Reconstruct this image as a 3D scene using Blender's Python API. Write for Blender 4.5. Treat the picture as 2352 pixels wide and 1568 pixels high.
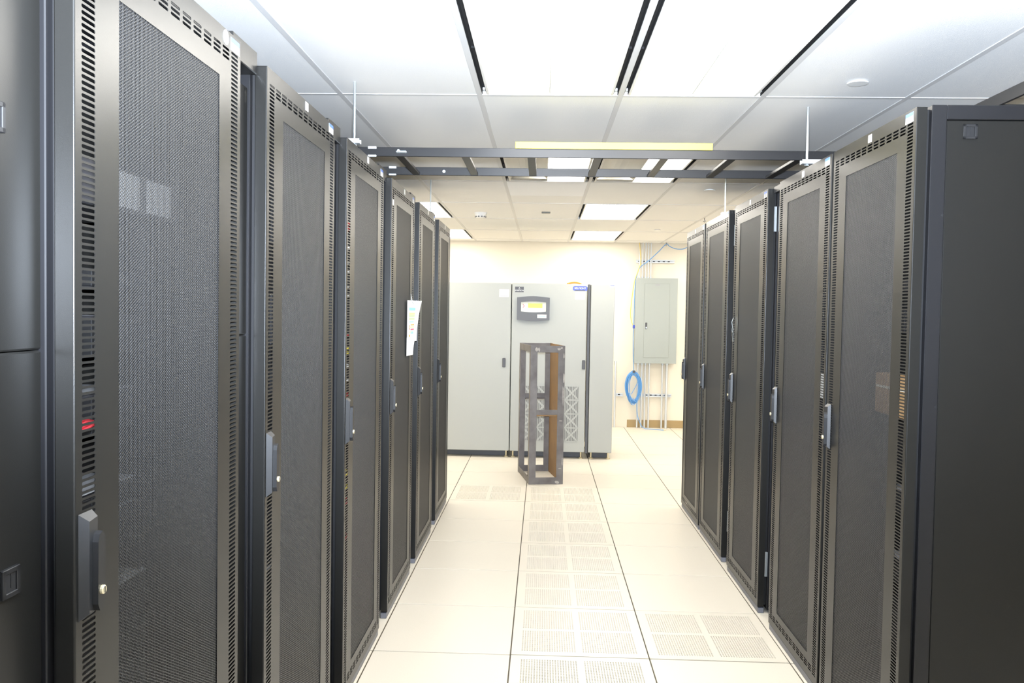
import bpy, math, random
import numpy as np
from mathutils import Matrix, Vector

for o in list(bpy.data.objects):
    bpy.data.objects.remove(o, do_unlink=True)
scene = bpy.context.scene
COL = scene.collection
PI = math.pi
random.seed(7)

# ------------------------------------------------------------------ camera
F_PX, YAW, PITCH, ROLL, CAM_H = 1960.34, 0.035771, -0.034382, 0.016191, 1.5073
cy_, sy_ = math.cos(YAW), math.sin(YAW)
fwd = Vector((-sy_*math.cos(PITCH), cy_*math.cos(PITCH), math.sin(PITCH)))
rgt0 = Vector((cy_, sy_, 0)); up0 = rgt0.cross(fwd)
rgt = math.cos(ROLL)*rgt0 + math.sin(ROLL)*up0
upv = -math.sin(ROLL)*rgt0 + math.cos(ROLL)*up0
cam_d = bpy.data.cameras.new('camera')
cam_d.sensor_width = 36.0; cam_d.lens = F_PX/2352*36.0; cam_d.clip_start = 0.05; cam_d.clip_end = 60
cam = bpy.data.objects.new('camera', cam_d); COL.objects.link(cam)
cam.matrix_world = Matrix(((rgt.x, upv.x, -fwd.x, 0), (rgt.y, upv.y, -fwd.y, 0), (rgt.z, upv.z, -fwd.z, CAM_H), (0, 0, 0, 1)))
scene.camera = cam

# ------------------------------------------------------------------ world, light, exposure
w = bpy.data.worlds.new('world'); scene.world = w; w.use_nodes = True
w.node_tree.nodes['Background'].inputs[0].default_value = (0.8, 0.85, 1, 1)
w.node_tree.nodes['Background'].inputs[1].default_value = 0.02
LAMP = 12.0                 # radiance of the fluorescent lenses
LAMP_COL = (1.0, 0.962, 0.885)
fl = bpy.data.lights.new('camera_flash', 'SPOT')    # the on-camera flash whose ladder shadow falls on the ceiling
fl.energy = 1150; fl.color = (0.76, 0.86, 1.0); fl.shadow_soft_size = 0.035; fl.spot_size = math.radians(115); fl.spot_blend = 0.7
flo = bpy.data.objects.new('camera_flash', fl); COL.objects.link(flo)
flo.location = (0.0, 0.02, 1.61)
flo.rotation_euler = (math.radians(119), 0, YAW)
vs = scene.view_settings
vs.view_transform = 'Standard'; vs.look = 'None'; vs.gamma = 1.0; vs.exposure = 0.5; vs.use_curve_mapping = False

# ------------------------------------------------------------------ materials
MATS = {}
def mat(name, col, rough=0.5, metal=0.0, spec=0.5, emit=None, estr=0.0, noise=None, bump=None, coat=0.0):
    """noise=(scale, amount, colour2): blend towards colour2; bump=(scale, strength)"""
    m = bpy.data.materials.new(name); m.use_nodes = True
    nt = m.node_tree; b = nt.nodes['Principled BSDF']
    b.inputs['Base Color'].default_value = (*col, 1); b.inputs['Roughness'].default_value = rough
    b.inputs['Metallic'].default_value = metal; b.inputs['Specular IOR Level'].default_value = spec
    b.inputs['Coat Weight'].default_value = coat
    if emit:
        b.inputs['Emission Color'].default_value = (*emit, 1); b.inputs['Emission Strength'].default_value = estr
    tc = nt.nodes.new('ShaderNodeTexCoord')
    if noise:
        n = nt.nodes.new('ShaderNodeTexNoise'); n.inputs['Scale'].default_value = noise[0]; n.inputs['Detail'].default_value = 6
        nt.links.new(tc.outputs['Object'], n.inputs['Vector'])
        r = nt.nodes.new('ShaderNodeValToRGB'); r.color_ramp.elements[0].position = 0.5-noise[1]*0.5; r.color_ramp.elements[1].position = 0.5+noise[1]*0.5
        r.color_ramp.elements[0].color = (*col, 1); r.color_ramp.elements[1].color = (*noise[2], 1)
        nt.links.new(n.outputs['Fac'], r.inputs['Fac']); nt.links.new(r.outputs['Color'], b.inputs['Base Color'])
    if bump:
        n2 = nt.nodes.new('ShaderNodeTexNoise'); n2.inputs['Scale'].default_value = bump[0]; n2.inputs['Detail'].default_value = 3
        nt.links.new(tc.outputs['Object'], n2.inputs['Vector'])
        bp = nt.nodes.new('ShaderNodeBump'); bp.inputs['Strength'].default_value = bump[1]; bp.inputs['Distance'].default_value = 0.002
        nt.links.new(n2.outputs['Fac'], bp.inputs['Height']); nt.links.new(bp.outputs['Normal'], b.inputs['Normal'])
    MATS[name] = m
    return m
mat('black_powder', (0.0120, 0.0117, 0.0108), 0.32, spec=0.37, bump=(900, 0.08))
mat('black_mesh', (0.018, 0.018, 0.0185), 0.34, spec=0.34)
mat('black_frame', (0.011, 0.011, 0.0125), 0.38, spec=0.40)
mat('trim_grey', (0.16, 0.165, 0.19), 0.4)
mat('void', (0.006, 0.006, 0.007), 0.8)
mat('handle_grey', (0.017, 0.0175, 0.019), 0.42)
mat('handle_dark', (0.014, 0.014, 0.015), 0.45)
mat('pivot_grey', (0.07, 0.07, 0.075), 0.4)
mat('brass', (0.75, 0.66, 0.45), 0.35, 0.6)
mat('zinc', (0.62, 0.68, 0.72), 0.3, 0.85)
mat('zinc_dull', (0.60, 0.62, 0.63), 0.45, 0.5)
mat('floor_tile', (0.70, 0.645, 0.55), 0.34, spec=0.35, noise=(180, 0.5, (0.665, 0.61, 0.515)))
mat('tile_edge', (0.075, 0.062, 0.04), 0.7)
mat('subfloor', (0.05, 0.047, 0.042), 0.9)
mat('ceil_tile', (0.90, 0.895, 0.88), 0.9, spec=0.2, bump=(260, 0.5), noise=(400, 0.6, (0.83, 0.825, 0.81)))
mat('ceil_tile_new', (0.92, 0.93, 0.95), 0.9, spec=0.2, bump=(260, 0.4))
mat('ceil_grid', (0.66, 0.655, 0.65), 0.5)
mat('wall_paint', (0.74, 0.68, 0.565), 0.7, bump=(120, 0.15))
mat('baseboard_brown', (0.36, 0.25, 0.11), 0.5)
mat('lamp_lens', (0.9, 0.9, 0.9), 0.4, emit=LAMP_COL, estr=LAMP)
mat('lamp_off', (0.62, 0.60, 0.55), 0.4)
mat('lamp_white', (0.85, 0.83, 0.78), 0.45)
mat('ups_grey', (0.35, 0.357, 0.33), 0.45, bump=(300, 0.05))
mat('ups_vent', (0.19, 0.19, 0.18), 0.6)
mat('ups_dark', (0.06, 0.06, 0.065), 0.45)
mat('ups_bezel', (0.085, 0.085, 0.09), 0.45)
mat('lcd', (0.30, 0.50, 0.03), 0.4, emit=(0.42, 0.75, 0.05), estr=0.45)
mat('blue_label', (0.05, 0.08, 0.45), 0.4)
mat('sticker_blue', (0.06, 0.15, 0.50), 0.4)
mat('sticker_white', (0.70, 0.70, 0.69), 0.5)
mat('sticker_cream', (0.86, 0.83, 0.70), 0.5)
mat('print_grey', (0.30, 0.30, 0.32), 0.6)
mat('panel_grey', (0.31, 0.335, 0.315), 0.45)
mat('panel_line', (0.30, 0.32, 0.29), 0.6)
mat('yellow', (0.85, 0.70, 0.05), 0.4)
mat('cable_yellow', (0.80, 0.58, 0.10), 0.45)
mat('cable_blue', (0.12, 0.33, 0.66), 0.45)
mat('cable_red', (0.45, 0.02, 0.03), 0.45)
mat('cable_orange', (0.75, 0.33, 0.05), 0.5)
mat('cardboard', (0.45, 0.28, 0.13), 0.8, noise=(25, 0.6, (0.38, 0.23, 0.10)))
mat('server_grey', (0.42, 0.42, 0.43), 0.45)
mat('port_grey', (0.25, 0.245, 0.235), 0.5)
mat('server_black', (0.03, 0.03, 0.034), 0.4)
mat('steel_raw', (0.20, 0.185, 0.175), 0.5, 0.2, noise=(9, 0.5, (0.11, 0.095, 0.09)))
mat('steel_rust', (0.27, 0.155, 0.06), 0.7, 0.1, noise=(7, 0.55, (0.20, 0.12, 0.06)))
mat('paint_smear', (0.48, 0.44, 0.39), 0.7, noise=(60, 0.6, (0.30, 0.27, 0.24)))
mat('plastic_white', (0.82, 0.82, 0.80), 0.5)
mat('paper', (0.90, 0.90, 0.89), 0.7)
for nm, c in (('ink_blue', (0.30, 0.62, 0.85)), ('ink_green', (0.55, 0.80, 0.40)), ('ink_orange', (0.85, 0.45, 0.12)), ('ink_yellow', (0.88, 0.80, 0.35)), ('ink_red', (0.62, 0.12, 0.20)), ('ink_brown', (0.55, 0.28, 0.18))):
    mat(nm, c, 0.7)

# ------------------------------------------------------------------ mesh helpers
class MB:
    def __init__(s): s.v = []; s.f = []; s.m = []
    def box(s, x0, x1, y0, y1, z0, z1, mi=0):
        n = len(s.v)
        s.v += [(x0,y0,z0),(x1,y0,z0),(x1,y1,z0),(x0,y1,z0),(x0,y0,z1),(x1,y0,z1),(x1,y1,z1),(x0,y1,z1)]
        for q in ((0,3,2,1),(4,5,6,7),(0,1,5,4),(1,2,6,5),(2,3,7,6),(3,0,4,7)):
            s.f.append(tuple(n+i for i in q)); s.m.append(mi)
        return s
    def bbox(s, x0, x1, y0, y1, z0, z1, b, mi=0):
        """box with chamfered edges"""
        n = len(s.v)
        xs = (x0, x1); ys = (y0, y1); zs = (z0, z1); idx = {}
        for i in (0, 1):
            for j in (0, 1):
                for k in (0, 1):
                    sx, sy, sz = (1, -1)[i], (1, -1)[j], (1, -1)[k]
                    idx[i,j,k,0] = len(s.v); s.v.append((xs[i], ys[j]+sy*b, zs[k]+sz*b))
                    idx[i,j,k,1] = len(s.v); s.v.append((xs[i]+sx*b, ys[j], zs[k]+sz*b))
                    idx[i,j,k,2] = len(s.v); s.v.append((xs[i]+sx*b, ys[j]+sy*b, zs[k]))
        F = []
        for i in (0, 1):
            F.append([idx[i,a,c,0] for a, c in ((0,0),(1,0),(1,1),(0,1))])
            F.append([idx[a,i,c,1] for a, c in ((0,0),(1,0),(1,1),(0,1))])
            F.append([idx[a,c,i,2] for a, c in ((0,0),(1,0),(1,1),(0,1))])
        for j in (0, 1):
            for k in (0, 1):
                F.append([idx[0,j,k,1], idx[1,j,k,1], idx[1,j,k,2], idx[0,j,k,2]])
                F.append([idx[j,0,k,0], idx[j,1,k,0], idx[j,1,k,2], idx[j,0,k,2]])
                F.append([idx[j,k,0,0], idx[j,k,1,0], idx[j,k,1,1], idx[j,k,0,1]])
        for i in (0, 1):
            for j in (0, 1):
                for k in (0, 1):
                    F.append([idx[i,j,k,0], idx[i,j,k,1], idx[i,j,k,2]])
        c = Vector(((x0+x1)/2, (y0+y1)/2, (z0+z1)/2))
        for f in F:
            p = [Vector(s.v[q]) for q in f]
            nrm = (p[1]-p[0]).cross(p[2]-p[0])
            if nrm.dot(sum(p, Vector())/len(p)-c) < 0: f = f[::-1]
            s.f.append(tuple(f)); s.m.append(mi)
        return s
    def prism(s, poly, axis, a, b, mi=0):
        """extrude a 2D polygon (ccw) along axis 0/1/2 from a to b"""
        n = len(s.v); k = len(poly)
        def p3(p, t):
            return ((t, p[0], p[1]), (p[0], t, p[1]), (p[0], p[1], t))[axis]
        s.v += [p3(p, a) for p in poly] + [p3(p, b) for p in poly]
        s.f.append(tuple(range(n, n+k))[::-1]); s.m.append(mi)
        s.f.append(tuple(range(n+k, n+2*k))); s.m.append(mi)
        for i in range(k):
            j = (i+1) % k
            s.f.append((n+i, n+j, n+k+j, n+k+i)); s.m.append(mi)
        return s
    def tube(s, pts, r, sides=8, mi=0, closed=False):
        pts = [Vector(p) for p in pts]; n0 = len(s.v); N = len(pts)
        ref = None
        for i, p in enumerate(pts):
            if closed: t = pts[(i+1) % N]-pts[i-1]
            else: t = pts[min(i+1, N-1)]-pts[max(i-1, 0)]
            t.normalize()
            if ref is None: ref = Vector((0, 0, 1)) if abs(t.z) < 0.9 else Vector((1, 0, 0))
            a = (ref-t*ref.dot(t))
            if a.length < 1e-6: a = t.orthogonal()
            a.normalize(); ref = a; b = t.cross(a)
            for k in range(sides):
                an = 2*PI*k/sides
                q = p+r*(math.cos(an)*a+math.sin(an)*b); s.v.append(tuple(q))
        M = N if closed else N-1
        for i in range(M):
            for k in range(sides):
                k2 = (k+1) % sides; i2 = (i+1) % N
                s.f.append((n0+i*sides+k, n0+i*sides+k2, n0+i2*sides+k2, n0+i2*sides+k)); s.m.append(mi)
        if not closed:
            s.f.append(tuple(n0+k for k in range(sides))[::-1]); s.m.append(mi)
            s.f.append(tuple(n0+(N-1)*sides+k for k in range(sides))); s.m.append(mi)
        return s
    def lathe(s, prof, c, axis=2, seg=24, mi=0):
        """profile [(r,h)] around an axis through c"""
        n0 = len(s.v); K = len(prof)
        for (r, h) in prof:
            for k in range(seg):
                a = 2*PI*k/seg; u, v2 = r*math.cos(a), r*math.sin(a)
                o = ((h, u, v2), (v2, h, u), (u, v2, h))[axis]
                s.v.append((c[0]+o[0], c[1]+o[1], c[2]+o[2]))
        for i in range(K-1):
            for k in range(seg):
                k2 = (k+1) % seg
                s.f.append((n0+i*seg+k, n0+i*seg+k2, n0+(i+1)*seg+k2, n0+(i+1)*seg+k)); s.m.append(mi)
        s.f.append(tuple(n0+k for k in range(seg))[::-1]); s.m.append(mi)
        s.f.append(tuple(n0+(K-1)*seg+k for k in range(seg))); s.m.append(mi)
        return s
    def mesh(s, name, mats):
        me = bpy.data.meshes.new(name); me.from_pydata(s.v, [], s.f)
        if isinstance(mats, str): mats = [mats]
        for m in mats: me.materials.append(MATS[m])
        if len(mats) > 1: me.polygons.foreach_set('material_index', s.m)
        me.update()
        return me
    def build(s, name, mats, parent=None, smooth=False):
        me = s.mesh(name, mats)
        if smooth: me.polygons.foreach_set('use_smooth', [True]*len(me.polygons)); me.update()
        return link(name, me, parent)
def link(name, data, parent=None, loc=None, rz=0):
    o = bpy.data.objects.new(name, data); COL.objects.link(o)
    if parent: o.parent = parent
    if loc: o.location = loc
    if rz: o.rotation_euler = (0, 0, rz)
    return o
def tag(o, label=None, cat=None, group=None, kind=None):
    if label: o['label'] = label
    if cat: o['category'] = cat
    if group: o['group'] = group
    if kind: o['kind'] = kind
    return o
def thing(name, loc, label, cat, group=None, rz=0):
    o = link(name, None, None, loc, rz); o.empty_display_size = 0.1
    return tag(o, label, cat, group)
def np_mesh(name, V, Q, mats, mi=None):
    """quads from numpy arrays"""
    me = bpy.data.meshes.new(name); V = np.asarray(V, np.float32); Q = np.asarray(Q, np.int32)
    me.vertices.add(len(V)); me.vertices.foreach_set('co', V.ravel())
    me.loops.add(Q.size); me.loops.foreach_set('vertex_index', Q.ravel())
    me.polygons.add(len(Q)); me.polygons.foreach_set('loop_start', np.arange(0, Q.size, 4, dtype=np.int32))
    me.polygons.foreach_set('loop_total', np.full(len(Q), 4, np.int32))
    for m in mats: me.materials.append(MATS[m])
    if mi is not None: me.polygons.foreach_set('material_index', np.asarray(mi, np.int32))
    me.update(calc_edges=True); me.validate()
    return me

def smooth_path(P, n=6):
    P = [Vector(p) for p in P]; out = []
    for i in range(len(P)-1):
        p0, p1, p2, p3 = P[max(i-1, 0)], P[i], P[i+1], P[min(i+2, len(P)-1)]
        for k in range(n):
            t = k/n
            out.append(.5*((2*p1)+(p2-p0)*t+(2*p0-5*p1+4*p2-p3)*t*t+(3*p1-p0-3*p2+p3)*t**3))
    return out+[P[-1]]
# ------------------------------------------------------------------ room constants
T = 0.6096
FA, FB = -0.1173, 6.7575          # a floor tile corner
CA, CB, CH = -0.9015, 3.7407, 2.449   # a ceiling grid corner, ceiling height
X0, X1, Y0, Y1 = FA-5*T, FA+6*T, -2.39, 11.40

# ------------------------------------------------------------------ floor
def perforated_cells(cells, pitch, hole, n, depth):
    """square cells (centres) with an n-sided hole; returns verts, quads (top ring + hole wall), mat index"""
    V, Q, MI = [], [], []
    ang = [2*PI*(k+0.5)/n for k in range(n)]
    outer = []
    for a in ang:
        c, s_ = math.cos(a), math.sin(a); k = 0.5*pitch/max(abs(c), abs(s_)); outer.append((k*c, k*s_))
    # snap the diagonal ones onto the corners
    if n == 8:
        h = pitch/2
        ang = [2*PI*k/8 for k in range(8)]
        outer = [(h, 0), (h, h), (0, h), (-h, h), (-h, 0), (-h, -h), (0, -h), (h, -h)]
    inner = [(hole*math.cos(a), hole*math.sin(a)) for a in ang]
    C = np.array(cells)
    ring = np.zeros((3*n, 3))
    for k in range(n):
        ring[k, :2] = outer[k]; ring[n+k, :2] = inner[k]; ring[2*n+k, :2] = inner[k]; ring[2*n+k, 2] = -depth
    V = (C[:, None, :]+ring[None]).reshape(-1, 3)
    q = []
    for k in range(n):
        k2 = (k+1) % n
        q.append((k, k2, n+k2, n+k))
        q.append((n+k, n+k2, 2*n+k2, 2*n+k))
    q = np.array(q)
    Q = (np.arange(len(C))[:, None, None]*3*n+q[None]).reshape(-1, 4)
    return V, Q
floor = MB().box(X0-.15, X1+.15, Y0-.15, Y1+.15, -0.42, -0.40).build('floor', 'subfloor'); tag(floor, 'raised floor of square cream tiles', 'floor', kind='structure')
G = 0.0042; GX = 0.0030
def tile_mesh(name, d):
    m = MB()
    m.bbox(GX, T-GX, G, d-G, -0.035, 0, 0.0012, 0)
    return m.mesh(name, ['floor_tile'])
solid = tile_mesh('floor_tile', T)
cut_d = Y1-(FB+7*T)
cut = tile_mesh('floor_tile_cut', cut_d)
def perf_tile():
    p = 0.0112; nx = 22; ny = 22
    cells = []
    q0 = 0.045; span = nx*p
    starts = (q0, T-q0-span)
    for sx in starts:
        for sy in starts:
            for i in range(nx):
                for j in range(ny):
                    cells.append((sx+(i+.5)*p, sy+(j+.5)*p, 0))
    V, Q = perforated_cells(cells, p, 0.0039, 8, 0.010)
    V = list(map(tuple, V)); Q = [tuple(q) for q in Q]
    m = MB(); m.v = V; m.f = Q; m.m = [0]*len(Q)
    a0, a1, b0, b1 = GX, starts[0], starts[1]+span, T-GX
    c0, c1 = starts[0]+span, starts[1]
    def quad(x0, x1, y0, y1):
        n = len(m.v); m.v += [(x0,y0,0),(x1,y0,0),(x1,y1,0),(x0,y1,0)]; m.f.append((n,n+1,n+2,n+3)); m.m.append(0)
    quad(a0, a1, G, T-G); quad(b0, b1, G, T-G); quad(c0, c1, G, T-G)
    for x0, x1 in ((a1, c0), (c1, b0)):
        quad(x0, x1, G, a1); quad(x0, x1, c0, c1); quad(x0, x1, b0, T-G)
    # edges of the panel
    m.box(GX, GX+.003, G, T-G, -.035, -.0005, 0); m.box(T-GX-.003, T-GX, G, T-G, -.035, -.0005, 0)
    m.box(GX, T-GX, G, G+.003, -.035, -.0005, 0); m.box(GX, T-GX, T-G-.003, T-G, -.035, -.0005, 0)
    return m.mesh('perforated_floor_tile', ['floor_tile'])
perf = perf_tile()
PERF = {(0, j) for j in range(-13, 1)} | {(-1, 0), (1, -5)}
for i in range(-5, 6):
    for j in range(-15, 8):
        d = perf if (i, j) in PERF else (cut if j == 7 else solid)
        link('perforated_floor_tile' if d is perf else 'floor_tile', d, floor, (FA+i*T, FB+j*T, 0))
# dark gasket edges on the tile stringers, seen in the joints
m = MB()
for i in range(-5, 7): m.box(FA+i*T-.012, FA+i*T+.012, Y0, Y1, -.036, -.003)
for j in range(-15, 8): m.box(X0, X1, FB+j*T-.012, FB+j*T+.012, -.0365, -.0035)
m.build('stringer', 'tile_edge', floor)['kind'] = 'stuff'

# ------------------------------------------------------------------ walls
tag(MB().box(X0-.15, X1+.15, Y1, Y1+.12, -.42, CH+.3).build('wall_back', 'wall_paint'), 'cream painted end wall behind grey power cabinets', 'wall', kind='structure')
tag(MB().box(X0-.15, X1+.15, Y0-.12, Y0, -.42, CH+.3).build('wall_front', 'wall_paint'), 'cream painted wall behind the viewer', 'wall', kind='structure')
tag(MB().box(X0-.12, X0, Y0, Y1, -.42, CH+.3).build('wall_left', 'wall_paint'), 'cream side wall behind left cabinet row', 'wall', kind='structure')
tag(MB().box(X1, X1+.12, Y0, Y1, -.42, CH+.3).build('wall_right', 'wall_paint'), 'cream side wall behind right cabinet row', 'wall', kind='structure')
bb = MB().bbox(1.144, X1, Y1-.012, Y1, 0.0, 0.10, .003).build('baseboard_back', 'baseboard_brown')
tag(bb, 'brown vinyl baseboard along the end wall', 'baseboard', kind='structure')

# ------------------------------------------------------------------ ceiling
ceil = MB().box(X0-.15, X1+.15, Y0-.15, Y1+.15, CH+.25, CH+.28).build('ceiling', 'ceil_tile')
tag(ceil, 'suspended ceiling of white tiles in a grid', 'ceiling', kind='structure')
CI = [i for i in range(-4, 9)]
cxs = [CA+i*T for i in range(-4, 9) if X0+.05 < CA+i*T < X1-.05]
cys = [CB+2*T*j for j in range(-6, 8) if Y0+.05 < CB+2*T*j < Y1-.05]
BAR = 0.012
for x in cxs: link('grid_bar', MB().bbox(-BAR, BAR, Y0, Y1, CH-.003, CH+.03, .0008).mesh('grid_bar', ['ceil_grid']), ceil, (x, 0, 0))
for y in cys: link('cross_bar', MB().bbox(X0, X1, -BAR, BAR, CH-.0028, CH+.028, .0008).mesh('cross_bar', ['ceil_grid']), ceil, (0, y, 0))
LIGHTS = {(1, -1): 'on', (2, -1): 'on', (1, 1): 'half', (2, 1): 'half', (2, 3): 'on', (2, 5): 'on', (-1, 3): 'on', (-1, 5): 'on',
          (5, 1): 'on', (5, 3): 'on', (5, 5): 'on', (5, -1): 'on', (-3, 3): 'on', (-3, 1): 'on', (-3, -1): 'on'}
ex = [X0]+cxs+[X1]; ey = [Y0]+cys+[Y1]
tile_cache = {}
for a in range(len(ex)-1):
    for b in range(len(ey)-1):
        i = round((ex[a]-CA)/T) if a > 0 else round((ex[a+1]-CA)/T)-1
        j = round((ey[b]-CB)/(2*T)) if b > 0 else round((ey[b+1]-CB)/(2*T))-1
        if (i, j) in LIGHTS: continue
        wx, wy = round(ex[a+1]-ex[a], 3), round(ey[b+1]-ey[b], 3)
        new = (i, j) == (1, 2)
        if new:
            link('ceiling_tile', MB().box(.006, wx-.006, .006, .75, 0, .016).mesh('ceiling_tile', ['ceil_tile_new']), ceil, (ex[a], ey[b], CH))
            link('ceiling_tile', MB().box(.006, wx-.006, .752, wy-.006, 0, .016).mesh('ceiling_tile', ['ceil_tile']), ceil, (ex[a], ey[b], CH))
            continue
        if (wx, wy) not in tile_cache:
            tile_cache[wx, wy] = MB().box(.006, wx-.006, .006, wy-.006, 0, .016).mesh('ceiling_tile', ['ceil_tile'])
        link('ceiling_tile', tile_cache[wx, wy], ceil, (ex[a], ey[b], CH))

# ------------------------------------------------------------------ recessed ceiling lights
Lm, Wm = 2*T-.024, T-.024        # opening
def light_parts():
    P = {}
    for s in (-1, 1):                            # black air slots along both long sides
        m = MB()
        x0, x1 = sorted((s*Wm/2, s*(Wm/2-.020)))
        m.box(x0, x1, -Lm/2, Lm/2, .022, .027); 
        xo = s*Wm/2; m.box(min(xo, xo-s*.002), max(xo, xo-s*.002), -Lm/2, Lm/2, .0, .024)
        xi = s*(Wm/2-.020); m.box(min(xi, xi+s*.002), max(xi, xi+s*.002), -Lm/2, Lm/2, .002, .024)
        m.box(x0, x1, -.006, .006, .014, .022)
        P['air_slot%d' % s] = m.mesh('air_slot', ['void'])
    m = MB()
    for s in (-1, 1):
        x0, x1 = sorted((s*(Wm/2-.020), s*(Wm/2-.032))); m.bbox(x0, x1, -Lm/2+.006, Lm/2-.006, -.002, .012, .001)
        y0, y1 = sorted((s*(Lm/2-.002), s*(Lm/2-.008))); m.box(-Wm/2+.02, Wm/2-.02, y0, y1, -.002, .02)
    m.bbox(-.004, .004, -Lm/2+.008, Lm/2-.008, .002, .012, .001)
    P['frame'] = m.mesh('frame', ['lamp_white'])
    m = MB().box(-Wm/2, Wm/2, -Lm/2, Lm/2, .10, .104)
    for s in (-1, 1): m.box(-Wm/2, Wm/2, min(s*Lm/2, s*(Lm/2-.002)), max(s*Lm/2, s*(Lm/2-.002)), .0, .102)
    P['housing'] = m.mesh('housing', ['lamp_white'])
    hx = Wm/2-.032
    P['lens_l'] = MB().box(-hx, -.004, -Lm/2+.008, Lm/2-.008, .006, .009).mesh('lens', ['lamp_lens'])
    P['lens_r'] = MB().box(.004, hx, -Lm/2+.008, Lm/2-.008, .006, .009).mesh('lens', ['lamp_lens'])
    # unlit half: deep reflector trough
    m = MB(); n = 7
    prof = [(-hx+(hx-.004)*k/n, .010+.06*math.sin(PI*k/n)) for k in range(n+1)]
    poly = prof+[(p[0], p[1]+.003) for p in prof[::-1]]
    m.prism([(p[0], p[1]) for p in poly], 1, -Lm/2+.008, Lm/2-.05)
    m.box(-hx, -.004, Lm/2-.05, Lm/2-.008, .006, .010)
    P['reflector'] = m.mesh('reflector', ['lamp_off'])
    P['clip'] = MB().bbox(-.006, .006, -.014, .014, .008, .020, .002).mesh('clip', ['zinc_dull'])
    return P
LP = light_parts()
def light_label(i, j, st):
    if (i, j) == (1, 1): return ('half-lit ceiling light beyond the ladder, next to a paler white tile', 'half-lit lights beyond the ladder')
    if st == 'half': return ('half-lit ceiling light beyond the ladder on the sprinkler cover side', 'half-lit lights beyond the ladder')
    if (i, j) == (2, -1): return ('large glaring ceiling light before the ladder, nearest the round sprinkler cover', 'paired lights above the aisle')
    if (i, j) == (1, -1): return ('large glaring ceiling light before the ladder, away from the sprinkler cover', 'paired lights above the aisle')
    if (i, j) == (2, 3): return ('white recessed ceiling light just beyond the ladder and half-lit lights', 'lights near the end wall')
    if (i, j) == (2, 5): return ('white recessed ceiling light closest to end wall above breaker panel', 'lights near the end wall')
    if (i, j) == (-1, 3): return ('ceiling light half hidden by left cabinet tops, beside smoke detector', 'lights above the left row')
    if (i, j) == (-1, 5): return ('ceiling light beside last left cabinet top, against the end wall', 'lights above the left row')
    return ('white recessed ceiling light above or behind the cabinet rows, out of view', 'lights out of view')
for (i, j), st in LIGHTS.items():
    lab, grp = light_label(i, j, st)
    t = thing('ceiling_light', (CA+(i+.5)*T, CB+(j+.5)*2*T, CH), lab, 'ceiling light', grp)
    link('frame', LP['frame'], t); link('housing', LP['housing'], t)
    for s in (-1, 1):
        link('air_slot', LP['air_slot%d' % s], t)
        for q in (-1, 1): link('clip', LP['clip'], t, (s*(Wm/2-.010), q*(Lm/2-.03), 0))
    link('lens', LP['lens_r'], t)
    if st == 'half': link('reflector', LP['reflector'], t)
    else: link('lens', LP['lens_l'], t)

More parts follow.
